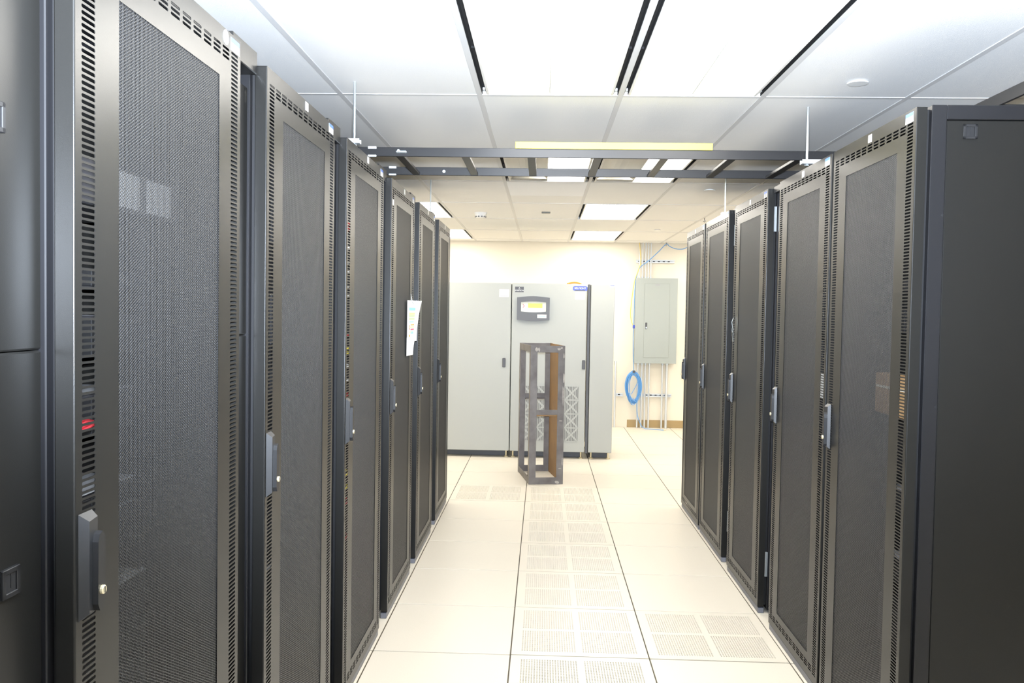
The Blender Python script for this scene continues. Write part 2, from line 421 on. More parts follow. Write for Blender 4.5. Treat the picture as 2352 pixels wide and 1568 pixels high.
# ------------------------------------------------------------------ server cabinets
DW, DZ0, DZ1, DT = 0.73, 0.035, 2.143, 0.032     # door width, bottom, top, thickness
SP = 0.010                                       # slot pitch
MU0, MU1, MV0, MV1 = 0.140, 0.595, 0.125, 2.030  # mesh window
def door_sheet():
    """front sheet with real louvre slots, in door coords (X out, Y along, Z up), front at X=0"""
    m = MB(); dep = .0016
    BP = (DW-.04+.010)/13.0; SL = BP-.010           # slot blocks across the door
    blocks = [(.02+k*BP, .02+k*BP+SL) for k in range(13)]
    zt, zb = 2.105, 0.065
    nrow = int(round((zt-zb)/SP))
    def quad(y0, y1, z0, z1):
        if y1-y0 < 1e-6 or z1-z0 < 1e-6: return
        n = len(m.v); m.v += [(0,y0,z0),(0,y1,z0),(0,y1,z1),(0,y0,z1)]; m.f.append((n,n+1,n+2,n+3)); m.m.append(0)
    def slot(y0, y1, z0, z1):
        """cell y0..y1 x z0..z1 containing a rounded slot"""
        n = len(m.v); h = SP*.30; cz = (z0+z1)/2; a0, a1 = y0+.001+h*0, y1-.001
        pts = []
        for k in range(5):
            an = -PI/2+PI*k/4; pts.append((a1-h+h*math.cos(an), cz+h*math.sin(an)))
        for k in range(5):
            an = PI/2+PI*k/4; pts.append((a0+h+h*math.cos(an), cz+h*math.sin(an)))
        K = len(pts)
        m.v += [(0,)+p for p in pts] + [(-dep,)+p for p in pts]
        c = len(m.v); m.v += [(0,y0,z0),(0,y1,z0),(0,y1,z1),(0,y0,z1)]
        # ring: right cap, top, left cap, bottom
        for k in range(4): m.f.append((c+1 if k < 2 else c+2, n+k+1, n+k)[::-1]); m.m.append(0)
        m.f.append((c+1, c+2, n+2)); m.m.append(0)
        for k in range(5, 9): m.f.append((c+3 if k < 7 else c, n+k+1, n+k)[::-1]); m.m.append(0)
        m.f.append((c+3, c, n+7)); m.m.append(0)
        m.f.append((c+2, c+3, n+5, n+4)); m.m.append(0)
        m.f.append((c, c+1, n, n+9)); m.m.append(0)
        for k in range(K):
            k2 = (k+1) % K
            m.f.append((n+k, n+k2, n+K+k2, n+K+k)); m.m.append(0)
    rows = [zt-SP*k for k in range(nrow+1)]
    # two side columns
    for (y0, y1) in (blocks[0], blocks[-1]):
        for k in range(nrow): slot(y0, y1, rows[k+1], rows[k])
        quad(y0, y1, rows[0], DZ1); quad(y0, y1, DZ0, rows[nrow])
    # three rows top and bottom
    for zz0, zz1 in ((rows[3], rows[0]), (rows[nrow], rows[nrow-3])):
        for (y0, y1) in blocks[1:-1]:
            for k in range(3): slot(y0, y1, zz0+k*SP, zz0+(k+1)*SP)
        for k in range(12): quad(blocks[k][1], blocks[k+1][0], zz0, zz1)
    quad(.003, .02, DZ0, DZ1); quad(blocks[-1][1], DW-.003, DZ0, DZ1)
    a, b = blocks[0][1], blocks[-1][0]
    quad(a, b, rows[0], DZ1); quad(a, b, DZ0, rows[nrow])
    zi1, zi0 = rows[3], rows[nrow-3]
    quad(a, MU0, zi0, zi1); quad(MU1, b, zi0, zi1); quad(MU0, MU1, MV1, zi1); quad(MU0, MU1, zi0, MV0)
    # returned edges of the door tray, with a small rounded lip
    r = .002
    for (y0, y1) in ((0, .0018), (DW-.0018, DW)): m.box(-DT, -.003, y0, y1, DZ0, DZ1)
    for q in (0, 1):                         # rounded vertical edges
        n = len(m.v); K = 4
        for z in (DZ0, DZ1):
            for k in range(K+1):
                a = PI/2*k/K; yy = .003-.003*math.cos(a); xx = -.003+.003*math.sin(a)
                m.v.append((xx, yy if q == 0 else DW-yy, z))
        for k in range(K):
            f = (n+k, n+k+1, n+K+1+k+1, n+K+1+k); m.f.append(f if q == 0 else f[::-1]); m.m.append(0)
    m.box(-DT, -.0003, 0, DW, DZ0, DZ0+.0018); m.box(-DT, -.0003, 0, DW, DZ1-.0018, DZ1)
    m.box(-DT, -DT+.0015, 0, .016, DZ0, DZ1); m.box(-DT, -DT+.0015, DW-.016, DW, DZ0, DZ1)
    return m.mesh('door', ['black_powder'])
def door_mesh_panel():
    """hexagonally perforated sheet: 5.8 mm pitch, staggered"""
    pv = .0058; pu = pv*math.sqrt(3)/2; R = pv/math.sqrt(3); r = R*.735
    nu = int((MU1-MU0+.004)/pu)+1; nv = int((MV1-MV0+.004)/pv)+1
    iu, iv = np.meshgrid(np.arange(nu), np.arange(nv), indexing='ij')
    cu = MU0-.001+iu*pu; cv = MV0-.001+(iv+.5*(iu % 2))*pv
    C = np.stack([np.full(cu.size, -.0018), cu.ravel(), cv.ravel()], 1)
    ring = np.zeros((18, 3))
    for k in range(6):
        a = PI/3*k
        ring[k, 1:] = (R*math.cos(a), R*math.sin(a)); ring[6+k, 1:] = (r*math.cos(a), r*math.sin(a))
        ring[12+k, 1:] = ring[6+k, 1:]; ring[12+k, 0] = -.0010
    V = (C[:, None]+ring[None]).reshape(-1, 3)
    q = []
    for k in range(6):
        k2 = (k+1) % 6
        q += [(k, k2, 6+k2, 6+k), (6+k, 6+k2, 12+k2, 12+k)]
    Q = (np.arange(len(C))[:, None, None]*18+np.array(q)[None]).reshape(-1, 4)
    return np_mesh('perforated_mesh', V, Q, ['black_mesh'])
def handle_meshes():
    H = {}
    # escutcheon: bevelled plate Y .018-.062, Z 0..0.173
    m = MB()
    b = [(.012, .0), (.060, .0), (.060, .173), (.012, .173)]
    z0, z1 = 0.0, .173
    n = len(m.v)
    base = [(.0005, .009, z0), (.0005, .050, z0), (.0005, .050, z1), (.0005, .009, z1)]
    top = [(.015, .016, z0+.012), (.012, .047, z0+.010), (.012, .047, z1-.010), (.015, .016, z1-.012)]
    m.v += base+top
    for q in ((4,5,6,7),(0,1,5,4),(1,2,6,5),(2,3,7,6),(3,0,4,7),(0,3,2,1)): m.f.append(q); m.m.append(0)
    H['escutcheon'] = m.mesh('handle_plate', ['handle_grey'])
    # swing lever lying in the plate
    m = MB()
    pts = [(.022, .034), (.050, .034), (.050, .135), (.046, .146), (.039, .150), (.031, .146), (.027, .135)]
    lev = [(.026, .024), (.032, .012), (.041, .010), (.047, .020), (.048, .120), (.046, .134), (.040, .141), (.031, .137), (.027, .125)]
    m.prism(lev, 0, .012, .024)
    H['lever'] = m.mesh('handle_lever', ['handle_dark'])
    m = MB().lathe([(.0075, .0), (.0075, .006), (.0060, .0075), (.0, .0075)], (.0215, .0375, .045), 0, 16)
    m.box(.0287, .0297, .0367, .0383, .040, .050, 1)
    H['lock'] = m.mesh('lock', ['brass', 'handle_dark'])
    return H
DOOR = door_sheet(); MESH = door_mesh_panel(); HND = handle_meshes()
DEPTH = 1.07
def cabinet_meshes():
    C = {}
    xf, xb = -.046, -.046-DEPTH
    m = MB(); t = .02; H = 2.15
    # welded frame: posts and rails
    for y0 in (0, DW-.045):
        m.bbox(xf-.045, xf, y0, y0+.045, .02, H, .002); m.bbox(xb, xb+.045, y0, y0+.045, .02, H, .002)
        m.bbox(xb+.045, xf-.045, y0, y0+.045, H-.043, H, .002); m.bbox(xb+.045, xf-.045, y0, y0+.045, .02, .07, .002)
    m.bbox(xf-.045, xf, .045, DW-.045, H-.043, H, .002); m.bbox(xf-.045, xf, .045, DW-.045, .02, .075, .002)
    m.bbox(xb, xb+.045, .045, DW-.045, H-.043, H, .002); m.bbox(xb, xb+.045, .045, DW-.045, .02, .075, .002)
    C['frame'] = m.mesh('frame', ['black_frame'])
    C['roof'] = MB().box(xb+.045, xf-.045, .045, DW-.045, H-.02, H-.005).mesh('roof', ['black_frame'])
    C['base'] = MB().box(xb+.045, xf-.045, .045, DW-.045, .03, .05).mesh('base', ['black_frame'])
    C['rear_panel'] = MB().box(xb+.004, xb+.012, .045, DW-.045, .075, H-.043).mesh('rear_panel', ['black_frame'])
    C['side_a'] = MB().bbox(xb+.047, xf-.047, .004, .016, .072, H-.045, .002).mesh('side_panel', ['black_powder'])
    C['side_b'] = MB().bbox(xb+.047, xf-.047, DW-.016, DW-.004, .072, H-.045, .002).mesh('side_panel', ['black_powder'])
    for q, y0 in enumerate((.115, DW-.135)):
        m = MB(); m.box(-.20, -.185, y0, y0+.02, .075, H-.045); m.box(-.20, -.16, y0 if y0 < .3 else y0+.018, y0+.002 if y0 < .3 else y0+.02, .075, H-.045)
        C['mounting_rail%d' % q] = m.mesh('mounting_rail', ['black_frame'])
    C['gap_blocker'] = MB().box(-.0458, -.0330, 0, .006, .04, 2.14).mesh('gap_blocker', ['void'])  # added dark strip; blocks the sightline so the door gap reads as shade
    C['floor_trim'] = MB().bbox(-.034, -.004, .004, DW-.004, .0005, .028, .002).mesh('floor_trim', ['trim_grey'])
    m = MB().lathe([(.018, 0), (.018, .006), (.006, .008), (.006, .021), (.0, .021)], (0, 0, 0), 2, 12)
    C['foot'] = m.mesh('foot', ['zinc_dull'])
    m = MB().bbox(-.0455, -.0325, DW-.004, DW+.004, 0, .125, .001)
    C['hinge'] = m.mesh('hinge', ['zinc'])
    return C
CM = cabinet_meshes()
def sticker(kind):
    m = MB()
    if kind == 'asset':          # white sticker with a blue head band and printed lines
        m.box(0, .0006, -.028, .028, -.015, .015, 0); m.box(.0006, .0008, -.028, .028, .004, .015, 1)
        for k in range(3): m.box(.0006, .0008, -.020, .020, -.010+k*.0045, -.0075+k*.0045, 2)
        return m.mesh('sticker', ['sticker_white', 'sticker_blue', 'print_grey'])
    if kind == 'small':
        m.box(0, .0006, -.016, .016, -.013, .013, 0); m.box(.0006, .0008, -.008, .008, -.006, .006, 1)
        return m.mesh('sticker', ['sticker_white', 'sticker_cream'])
    m.lathe([(.017, 0), (.017, .0006), (.0, .0006)], (0, 0, 0), 0, 20)
    for k in (-1, 0, 1): m.box(.0006, .0008, -.008, .008, k*.006-.001, k*.006+.001, 1)
    return m.mesh('round_sticker', ['sticker_white', 'print_grey'])
ST = {k: sticker(k) for k in ('asset', 'small', 'round')}
LATCH = MB()
LATCH.box(.0, .002, -.020, .020, -.022, .022, 0)
for s in (-1, 1):
    LATCH.bbox(.002, .006, s*.017-.004, s*.017+.004, -.022, .022, .001, 0); LATCH.bbox(.002, .006, -.021, .021, s*.018-.004, s*.018+.004, .001, 0)
LATCH.bbox(.002, .004, -.012, .012, -.016, .016, .0008, 1); LATCH.box(.004, .005, -.001, .001, -.008, .014, 2)
LATCH = LATCH.mesh('latch', ['handle_dark', 'void', 'handle_grey'])

def cabinet(side, x, yh, label, stickers=(), side_panel_latch=False, hinges=((0.22, 0.335), (1.72, 1.835))):
    """yh = world y of the handle-side door edge. side -1 = left row (faces +x), +1 = right row (faces -x)"""
    t = thing('server_cabinet', (x, yh, 0), label, 'server cabinet', 'server cabinets in the %s row' % ('left' if side < 0 else 'right'), 0 if side < 0 else PI)
    for k in ('frame', 'roof', 'base', 'rear_panel', 'mounting_rail0', 'mounting_rail1'): link(k.rstrip('01'), CM[k], t)
    link('floor_trim', CM['floor_trim'], t)
    for gy in (.020, DW-.026): link('gap_blocker', CM['gap_blocker'], t, (0, gy, 0))
    sa = link('side_panel', CM['side_a'], t); sb = link('side_panel', CM['side_b'], t)
    for fx in (-.10, -1.06):
        for fy in (.03, DW-.03): link('foot', CM['foot'], t, (fx, fy, 0))
    d = link('door', DOOR, t)
    pm = link('perforated_mesh', MESH, d); pm['kind'] = 'stuff'
    for n, k in (('handle_plate', 'escutcheon'), ('handle_lever', 'lever'), ('lock', 'lock')): link(n, HND[k], d, (0, 0, 1.0))
    for z0 in (() if side_panel_latch else ((.19, 1.93) if side > 0 else (.30, 1.09, 1.85))): link('hinge', CM['hinge'], d, (0, 0, z0))
    for (k, y, z) in stickers: link('sticker', ST[k], d, (.0003, y, z))
    if side_panel_latch:       # the outer side panel at the end of the right row
        l = link('latch', LATCH, sb, (-.161, DW-.0045, 2.071)); l.rotation_euler = (0, 0, PI/2)
        for z in (1.82, 1.24, .76): MB().lathe([(.004, 0), (.004, .0012), (.0, .0012)], (-.085, DW-.0005, z), 1, 10).build('rivet', 'void', t)
    return t
XL, XR = -0.735, 1.112
LY = [1.315, 2.240, 3.160, 4.095, 5.015, 5.945]
LLAB = ['black server cabinet with round white sticker beside blue sticker at door corner',
        'black server cabinet next to the one with the round sticker',
        'third black server cabinet, coloured patch leads showing at door edge slots',
        'black server cabinet with printed paper sheet hanging on its door',
        'black server cabinet between the paper-hung door and the last left cabinet',
        'last black server cabinet of left row, nearest grey power cabinets']
for k, y in enumerate(LY):
    st = [('asset', .675, 2.122)] if k < 5 else []
    st.append(('small', .375, 2.126))
    if k == 0: st = [('asset', .690, 2.120), ('round', .632, 2.124)]
    if k == 3: st.append(('small', .04, 2.03))
    cabinet(-1, XL, y, LLAB[k], st)
RY = [3.360, 4.115, 5.055, 5.945, 6.720]
RLAB = ['black server cabinet with solid end side panel at start of right row',
        'black server cabinet beside the end-panel cabinet, door handles nearly touching',
        'middle black server cabinet of right row with wide gaps both sides',
        'fourth right black server cabinet with small keys hanging by its door',
        'last black server cabinet of right row, nearest the breaker panel']
for k, y in enumerate(RY):
    st = [('asset', .682, 2.120), ('small', .365, 2.122)]
    cabinet(1, XR, y, RLAB[k], st, side_panel_latch=(k == 0))

# ------------------------------------------------------------------ vertical cable managers between the cabinets
def manager(side, x, y0, y1, label, latches):
    wd = y1-y0; sgn = -side           # outward direction in world x
    t = thing('cable_manager', (x, y0 if side < 0 else y1, 0), label, 'cable manager', 'cable manager covers between cabinets', 0 if side < 0 else PI)
    g = .003
    for (z0, z1, nm) in ((.045, 1.4355, 'lower_cover'), (1.437, 2.085, 'upper_cover')):
        m = MB(); m.bbox(-.058, -.050, g, wd-g, z0, z1, .003)
        m.box(-.30, -.058, g, g+.004, z0, z1); m.box(-.30, -.058, wd-g-.004, wd-g, z0, z1)
        c = m.build(nm, 'black_powder', t)
        for (yy, zz) in latches:
            if z0 < zz < z1: link('latch', LATCH, c, (-.0505, yy, zz))
    MB().bbox(-.60, -.052, g, wd-g, .0, .043, .002).build('base', 'trim_grey', t)  # grey base; floor reflections below the doors are put into its colour
    MB().bbox(-.60, -.025, g, wd-g, 2.118, 2.176 if side < 0 else 2.15, .002).build('top_cap', 'black_powder', t)
    MB().box(-.60, -.30, g, g+.01, .045, 2.117).box(-.60, -.30, wd-g-.01, wd-g, .045, 2.117).build('channel', 'black_frame', t)
    return t
lg = [(LY[k]+DW, LY[k+1]) for k in range(5)]
manager(-1, XL, 1.115, 1.313, 'black two-part cable cover with recessed latches before the first left cabinet', [(.079, 1.775), (.110, 1.095)])
LM = ['black cable cover between round-sticker cabinet and its neighbour', 'black cable cover before the third left cabinet', 'black cable cover before the cabinet hung with paper', 'black cable cover right after the paper-hung cabinet', 'black cable cover before the last left cabinet']
for (a, b), lab in zip(lg, LM): manager(-1, XL, a+.012, b-.002, lab, [])
manager(1, XR, RY[1]+.002, RY[2]-DW-.012, 'black cable cover between second and middle right cabinets', [])
manager(1, XR, RY[2]+.002, RY[3]-DW-.012, 'black cable cover between middle and fourth right cabinets', [])

# ------------------------------------------------------------------ equipment inside the cabinets
def server_mesh(h, body, front):
    m = MB(); m.bbox(-.90, -.19, .127, DW-.127, .002, h-.002, .002, 0); m.bbox(-.19, -.176, .105, DW-.105, .002, h-.002, .002, 1)
    return m.mesh('chassis', [body, front])
SRV = {'1u': server_mesh(.044, 'server_grey', 'server_black'), '2u': server_mesh(.088, 'server_grey', 'server_black'), '4u': server_mesh(.176, 'server_black', 'server_black'), 'grey': server_mesh(.176, 'server_grey', 'server_grey')}
def drive_bays(h, n):
    m = MB()
    for k in range(n):
        y = .125+(DW-.25)*k/n; m.bbox(-.176, -.170, y+.002, y+(DW-.25)/n-.002, .006, h-.006, .001)
    return m.mesh('drive_bay', ['handle_grey'])
BAY = {'1u': drive_bays(.044, 8), '2u': drive_bays(.088, 12), '4u': drive_bays(.176, 4), 'grey': drive_bays(.176, 5)}
LED = {}
for nm, c, e in (('led_green', (.1, .8, .2), 2.5), ('led_amber', (1, .5, .05), 2.5), ('led_red', (1, .05, .05), 2.0), ('led_white', (.8, .88, 1), 2.5)):
    mat(nm, c, 0.4, emit=c, estr=e); LED[nm] = MB().bbox(-.1705, -.168, .112, .122, .012, .030, .001).mesh('indicator', [nm])
def server(side, x, yh, z, kind, led, label, grp):
    t = thing('rack_server', (x, yh, z), label, 'server', grp, 0 if side < 0 else PI)
    link('chassis', SRV[kind], t); link('drive_bay', BAY[kind], t)['kind'] = 'stuff'
    if led: link('indicator', LED[led], t)
CONT = {(-1, 0): [(.30, 'grey'), (.52, '4u'), (.73, 'grey'), (.98, '2u'), (1.08, '1u'), (1.24, '2u'), (1.40, '2u'), (1.54, '1u')],
        (-1, 1): [(.25, '4u'), (.46, 'grey'), (.68, '2u'), (.86, '2u'), (1.05, '4u'), (1.30, '2u'), (1.55, '4u')],
        (-1, 2): [(.30, '2u'), (.50, '4u'), (.90, '2u'), (1.20, '2u'), (1.60, '1u')],
        (1, 0): [(.30, '4u'), (.55, '2u'), (.80, '2u'), (.95, '4u'), (1.45, '2u'), (1.60, '1u')],
        (1, 1): [(.35, '2u'), (.60, '4u'), (1.05, '2u'), (1.40, '1u')]}
WHERE = {(-1, 0): 'behind the door of the round-sticker cabinet', (-1, 1): 'inside the cabinet next to the round-sticker one', (-1, 2): 'inside the third left cabinet',
         (1, 0): 'inside the end-panel right cabinet', (1, 1): 'inside the second right cabinet'}
KN = {'1u': 'thin grey rack server', '2u': 'flat dark-fronted rack server', '4u': 'tall black rack server', 'grey': 'tall light grey rack unit'}
for (side, ci), items in CONT.items():
    for n_, (z, kind) in enumerate(items):
        server(side, XL if side < 0 else XR, (LY if side < 0 else RY)[ci], z, kind, None, KN[kind]+' '+WHERE[side, ci], 'servers '+WHERE[side, ci])
# switch with pale port blocks near the top of the first left cabinet
t = thing('network_switch', (XL, LY[0], 1.695), 'network switch with pale port blocks behind round-sticker cabinet door', 'network switch')
MB().bbox(-.55, -.19, .127, DW-.127, 0, .086, .002).bbox(-.19, -.11, .105, DW-.105, 0, .086, .002).build('chassis', 'server_black', t)
for k in range(8):
    y = .325+.030*k+(.028 if k > 3 else 0); MB().bbox(-.110, -.100, y, y+.013, .008, .078, .001).build('port_block', 'port_grey', t)
# coloured patch leads behind the edge slots of the third left cabinet
pc = random.Random(8); seq = [('red', 1.86), ('red', 1.84), ('white', 1.76), ('white', 1.70), ('white', 1.66), ('white', 1.60), ('white', 1.56), ('red', 1.40), ('yellow', 1.345), ('yellow', 1.325), ('white', 1.27), ('white', 1.21), ('red', 1.15), ('yellow', 1.12), ('red', 1.09), ('red', 1.07), ('yellow', .82), ('yellow', .76), ('red', .70), ('red', .55)]
for c, z in seq:
    mt = {'red': 'cable_red', 'white': 'sticker_white', 'yellow': 'yellow'}[c]
    m = MB().tube(smooth_path([(XL-.085, LY[2]+.29, z-.004), (XL-.075, LY[2]+.32, z), (XL-.075, LY[2]+.40, z+.003), (XL-.105, LY[2]+.44, z), (XL-.165, LY[2]+.46, z-.004)], 4), .0045, 6)
    tag(m.build('patch_cable', mt, smooth=True), '%s patch lead behind edge slots of the third left cabinet' % c, 'cable', 'patch leads in the third left cabinet')
# red cable bundle in the first left cabinet
m = MB()
for k in range(6): m.tube([(XL-.10-.006*k, 1.50, 1.275+.003*k), (XL-.105-.006*k, 1.56, 1.283+.003*k), (XL-.11-.004*k, 1.62, 1.280), (XL-.165, 1.68, 1.27)], .0035, 6)
tag(m.build('patch_cable', 'cable_red', smooth=True), 'red cable bundle behind edge slots of the round-sticker cabinet', 'cable')
m = MB().bbox(XR+.095, XR+.155, 2.87, 3.13, 1.170, 1.312, .004); m.box(XR+.0935, XR+.095, 2.88, 3.12, 1.262, 1.270, 1)
tag(m.build('cardboard_box', ['cardboard', 'sticker_cream']), 'tan cardboard box behind the door of the end-panel cabinet', 'box')
tag(MB().bbox(XR+.050, XR+.054, 3.565, 3.640, 1.170, 1.272, .001).build('paper_tag', 'paper'), 'white paper card behind edge slots of second right cabinet', 'paper')

# ------------------------------------------------------------------ overhead cable ladder across the aisle
LZ = 2.216; LH = .042; LYN, LYF = 3.945, 4.480
lad = thing('cable_ladder', (0, LYN, LZ), 'black cable ladder crossing overhead above the aisle', 'cable ladder')
for y in (0, LYF-LYN): MB().bbox(-.944, 1.494, y-.005, y+.005, 0, LH, .0015).build('rail', 'black_frame', lad)
rg = MB().bbox(-.019, .019, .005, LYF-LYN-.005, .002, .016, .0015).mesh('rung', ['black_frame'])
for k in range(8): link('rung', rg, lad, (-.675+.3048*k, 0, 0))
for (x, y) in ((-.80, 0), (-.80, LYF-LYN)):
    MB().bbox(x-.020, x+.020, y-.013, y-.005, .032, .045, .002).bbox(x-.020, x+.020, y-.013, y-.005, -.004, .006, .002).build('splice_clip', 'zinc_dull', lad)
MB().bbox(-.690, -.640, -.018, -.005, .014, .026, .004).tube([(-.675, -.03, .023), (-.675, .01, .023)], .006, 8).build('junction_bolt', 'zinc', lad)
MB().lathe([(.008, 0), (.008, .006), (0, .006)], (-.53, LYF-LYN-.011, .02), 1, 12).build('bolt', 'zinc', lad)
ym = MB()
ym.bbox(-.140, .757, LYN-.012, LYN-.0085, LZ+LH-.002, LZ+LH+.029, .001); ym.bbox(-.140, .757, LYN-.0085, LYN+.012, LZ+LH+.0005, LZ+LH+.004, .001)
tag(ym.build('yellow_strip', 'yellow'), 'bright yellow plastic strip lying along the overhead ladder rail', 'strip')
for side, xs, lab in ((-1, (-1.25, -.95), 'black cable ladder running above the left cabinet row'), (1, (1.50, 1.80), 'black cable ladder running above the right cabinet row')):
    t = thing('cable_ladder', (0, 0, LZ), lab, 'cable ladder')
    for x in xs: MB().bbox(x-.005, x+.005, 1.6 if side < 0 else 1.2, 7.2, 0, LH, .0015).build('rail', 'black_frame', t)
    rr = MB().bbox(xs[0]+.005, xs[1]-.005, -.019, .019, .002, .016, .0015).mesh('rung', ['black_frame'])
    for k in range(18): link('rung', rr, t, (0, 1.75+.3048*k, 0))
def hanger(xr, y, xo, label):
    t = thing('hanger_rod', (xr, y, LZ), label, 'hanger', 'threaded rod hangers')
    for x in (0, xo-xr):
        MB().tube([(x, 0, -.03), (x, 0, CH-LZ+.01)], .0055, 8).build('threaded_rod', 'zinc', t)
        MB().lathe([(.010, -.030), (.010, -.022), (0, -.022)], (x, 0, 0), 2, 6).build('nut', 'zinc', t)
    a, b = sorted((0, xo-xr)); a -= .025; b += .025
    MB().box(a, b, -.020, .020, -.022, -.019).box(a, b, -.020, -.017, -.019, -.003).box(a, b, .017, .020, -.019, -.003).build('strut', 'zinc_dull', t)
hanger(-.795, 3.54, -1.40, 'zinc threaded rod hanger in front of the ladder, left row')
hanger(1.175, 3.915, 1.95, 'zinc threaded rod hanger in front of ladder rail, right row')
hanger(-.822, 6.14, -1.40, 'thin threaded rod hanger beyond the ladder, left row')
hanger(1.233, 5.92, 1.95, 'thin threaded rod hanger beyond the ladder, right row')

# ------------------------------------------------------------------ things on the ceiling
def cover_plate(x, y, lab):
    m = MB().lathe([(.0, 0), (.040, .0), (.042, .004), (.030, .006)], (0, 0, -.010), 2, 28); m.lathe([(.028, .005), (.028, .010)], (0, 0, -.010), 2, 20)
    tag(link('sprinkler_cover', m.mesh('sprinkler_cover', ['plastic_white']), None, (x, y, CH)), lab, 'sprinkler cover', 'round sprinkler covers')
cover_plate(1.239, 3.487, 'round white sprinkler cover beside the large glaring light')
cover_plate(1.231, 6.479, 'round white sprinkler cover just beyond the crossing ladder')
cover_plate(1.253, 9.565, 'round white sprinkler cover near the end wall')
sd = thing('smoke_detector', (-.61, 8.15, CH), 'white domed smoke detector on the ceiling', 'smoke detector')
MB().lathe([(.060, -.010), (.060, 0)], (0, 0, 0), 2, 24).build('base', 'plastic_white', sd)
MB().lathe([(.030, -.052), (.045, -.048), (.050, -.030), (.056, -.012), (.056, -.010)], (0, 0, 0), 2, 24).build('dome', 'plastic_white', sd, True)
m = MB()
for k in range(10):
    a = 2*PI*k/10; m.bbox(.047*math.cos(a)-.008, .047*math.cos(a)+.008, .047*math.sin(a)-.008, .047*math.sin(a)+.008, -.046, -.034, .001)
m.build('vent_slot', 'ups_vent', sd)['kind'] = 'stuff'
tag(MB().bbox(-.03, .052, 8.0, 8.035, CH-.014, CH-.001, .002).build('ceiling_sensor', 'ups_vent'), 'small grey oblong plate on the ceiling past the smoke detector', 'plate')

# ------------------------------------------------------------------ grey power cabinets
UY = 8.79; UZ0, UZ1 = .072, 1.806; UD = .80
def ups(x0, x1, label, y=UY):
    t = thing('power_cabinet', (x0, y, 0), label, 'power cabinet', 'grey power cabinets in front of the end wall')
    MB().bbox(.002, x1-x0-.002, .02, UD, UZ0, UZ1-.004, .004).build('body', 'ups_grey', t)
    MB().box(.03, x1-x0-.03, .12, UD-.05, .004, UZ0).build('plinth', 'ups_dark', t)
    ft = MB().lathe([(.022, 0), (.022, .008), (.009, .012), (.009, UZ0)], (0, 0, 0), 2, 12).mesh('foot', ['brass'])
    for fx in (.035, x1-x0-.035):
        link('foot', ft, t, (fx, .07, 0)); link('foot', ft, t, (fx, UD-.03, 0))
    return t
u1 = ups(-1.06, -.327, 'plain grey power cabinet with one door, partly behind left row')
d1 = MB().bbox(.004, .730, 0, .02, UZ0, UZ1, .004).build('door', 'ups_grey', u1)
MB().bbox(.649, .682, -.012, .0, .938, 1.032, .004).build('latch_handle', 'ups_dark', d1)
def notice(px, pz, par):
    m = MB(); m.box(px-.050, px+.050, -.0008, 0, pz-.040, pz+.040, 0); m.box(px-.040, px+.040, -.0012, -.0008, pz+.008, pz+.030, 1)
    m.box(px-.040, px+.040, -.0012, -.0008, pz-.032, pz-.028, 2)
    m.build('notice_sticker', ['sticker_white', 'sticker_cream', 'print_grey'], par)
notice(.657, 1.702, d1)
u2 = ups(-.325, .452, 'grey power cabinet with control screen and vent grille')
d2 = MB().bbox(.004, .773, 0, .02, UZ0, UZ1, .004).build('door', 'ups_grey', u2)
MB().bbox(.735, .768, -.012, 0, .931, 1.025, .004).build('latch_handle', 'ups_dark', d2)
notice(.702, 1.688, d2)
# bezel with bowed top and bottom, and an open window
def bowed(x0, x1, z0, z1, b, n=10):
    top = [(x1+(x0-x1)*k/n, z1+b*math.sin(PI*k/n)) for k in range(n+1)]
    bot = [(x0+(x1-x0)*k/n, z0-b*math.sin(PI*k/n)) for k in range(n+1)]
    return bot+top
ox, iz = bowed(.057, .392, 1.432, 1.660, .014), bowed(.098, .355, 1.517, 1.612, .008)
m = MB(); K = len(ox); n = 0
m.v += [(p[0], -.030, p[1]) for p in ox]+[(p[0], -.030, p[1]) for p in iz]+[(p[0], .0, p[1]) for p in ox]+[(p[0], -.006, p[1]) for p in iz]
for k in range(K):
    k2 = (k+1) % K
    m.f += [(k, k2, K+k2, K+k), (2*K+k, 2*K+k2, k2, k), (K+k, K+k2, 3*K+k2, 3*K+k)]; m.m += [0, 0, 0]
bz = m.build('control_bezel', 'ups_bezel', u2)
MB().prism(iz, 1, -.004, -.0075).build('control_plate', 'sticker_cream', bz)
MB().bbox(.170, .318, -.0110, -.0076, 1.556, 1.600, .001).build('screen', 'lcd', bz)
MB().tube([(.118, -.009, 1.590), (.132, -.009, 1.572), (.118, -.009, 1.556)], .003, 6).build('indicator_mark', 'ink_red', bz)
m = MB().bbox(.266, .361, -.0330, -.0301, 1.450, 1.486, .0005)
m.box(.278, .350, -.0334, -.0330, 1.464, 1.472, 1)
m.build('name_plate', ['sticker_white', 'ink_blue'], bz)
def text(body, size, loc, matname, parent, name='lettering'):
    c = bpy.data.curves.new(name, 'FONT'); c.body = body; c.size = size; c.align_x = 'CENTER'; c.align_y = 'CENTER'; c.extrude = .0003
    tmp = bpy.data.objects.new('tmp', c); COL.objects.link(tmp)
    dg = bpy.context.evaluated_depsgraph_get(); me = bpy.data.meshes.new_from_object(tmp.evaluated_get(dg))
    bpy.data.objects.remove(tmp); me.materials.clear(); me.materials.append(MATS[matname])
    o = link(name, me, parent, loc); o.rotation_euler = (PI/2, 0, 0)
    return o
lp = MB().bbox(.033, .123, -.0015, 0, 1.713, 1.770, .0005).build('logo_plate', 'ups_dark', u2)
text('EMERSON', .020, (.078, -.002, 1.731), 'sticker_white', lp)
m = MB()          # the small double-strand emblem above the word
for s in (-1, 1): m.tube([(.078+s*.002, -.002, 1.742), (.078+s*.007, -.002, 1.750), (.078-s*.001, -.002, 1.757), (.078+s*.003, -.002, 1.764)], .0012, 6)
m.build('emblem', 'sticker_white', lp)
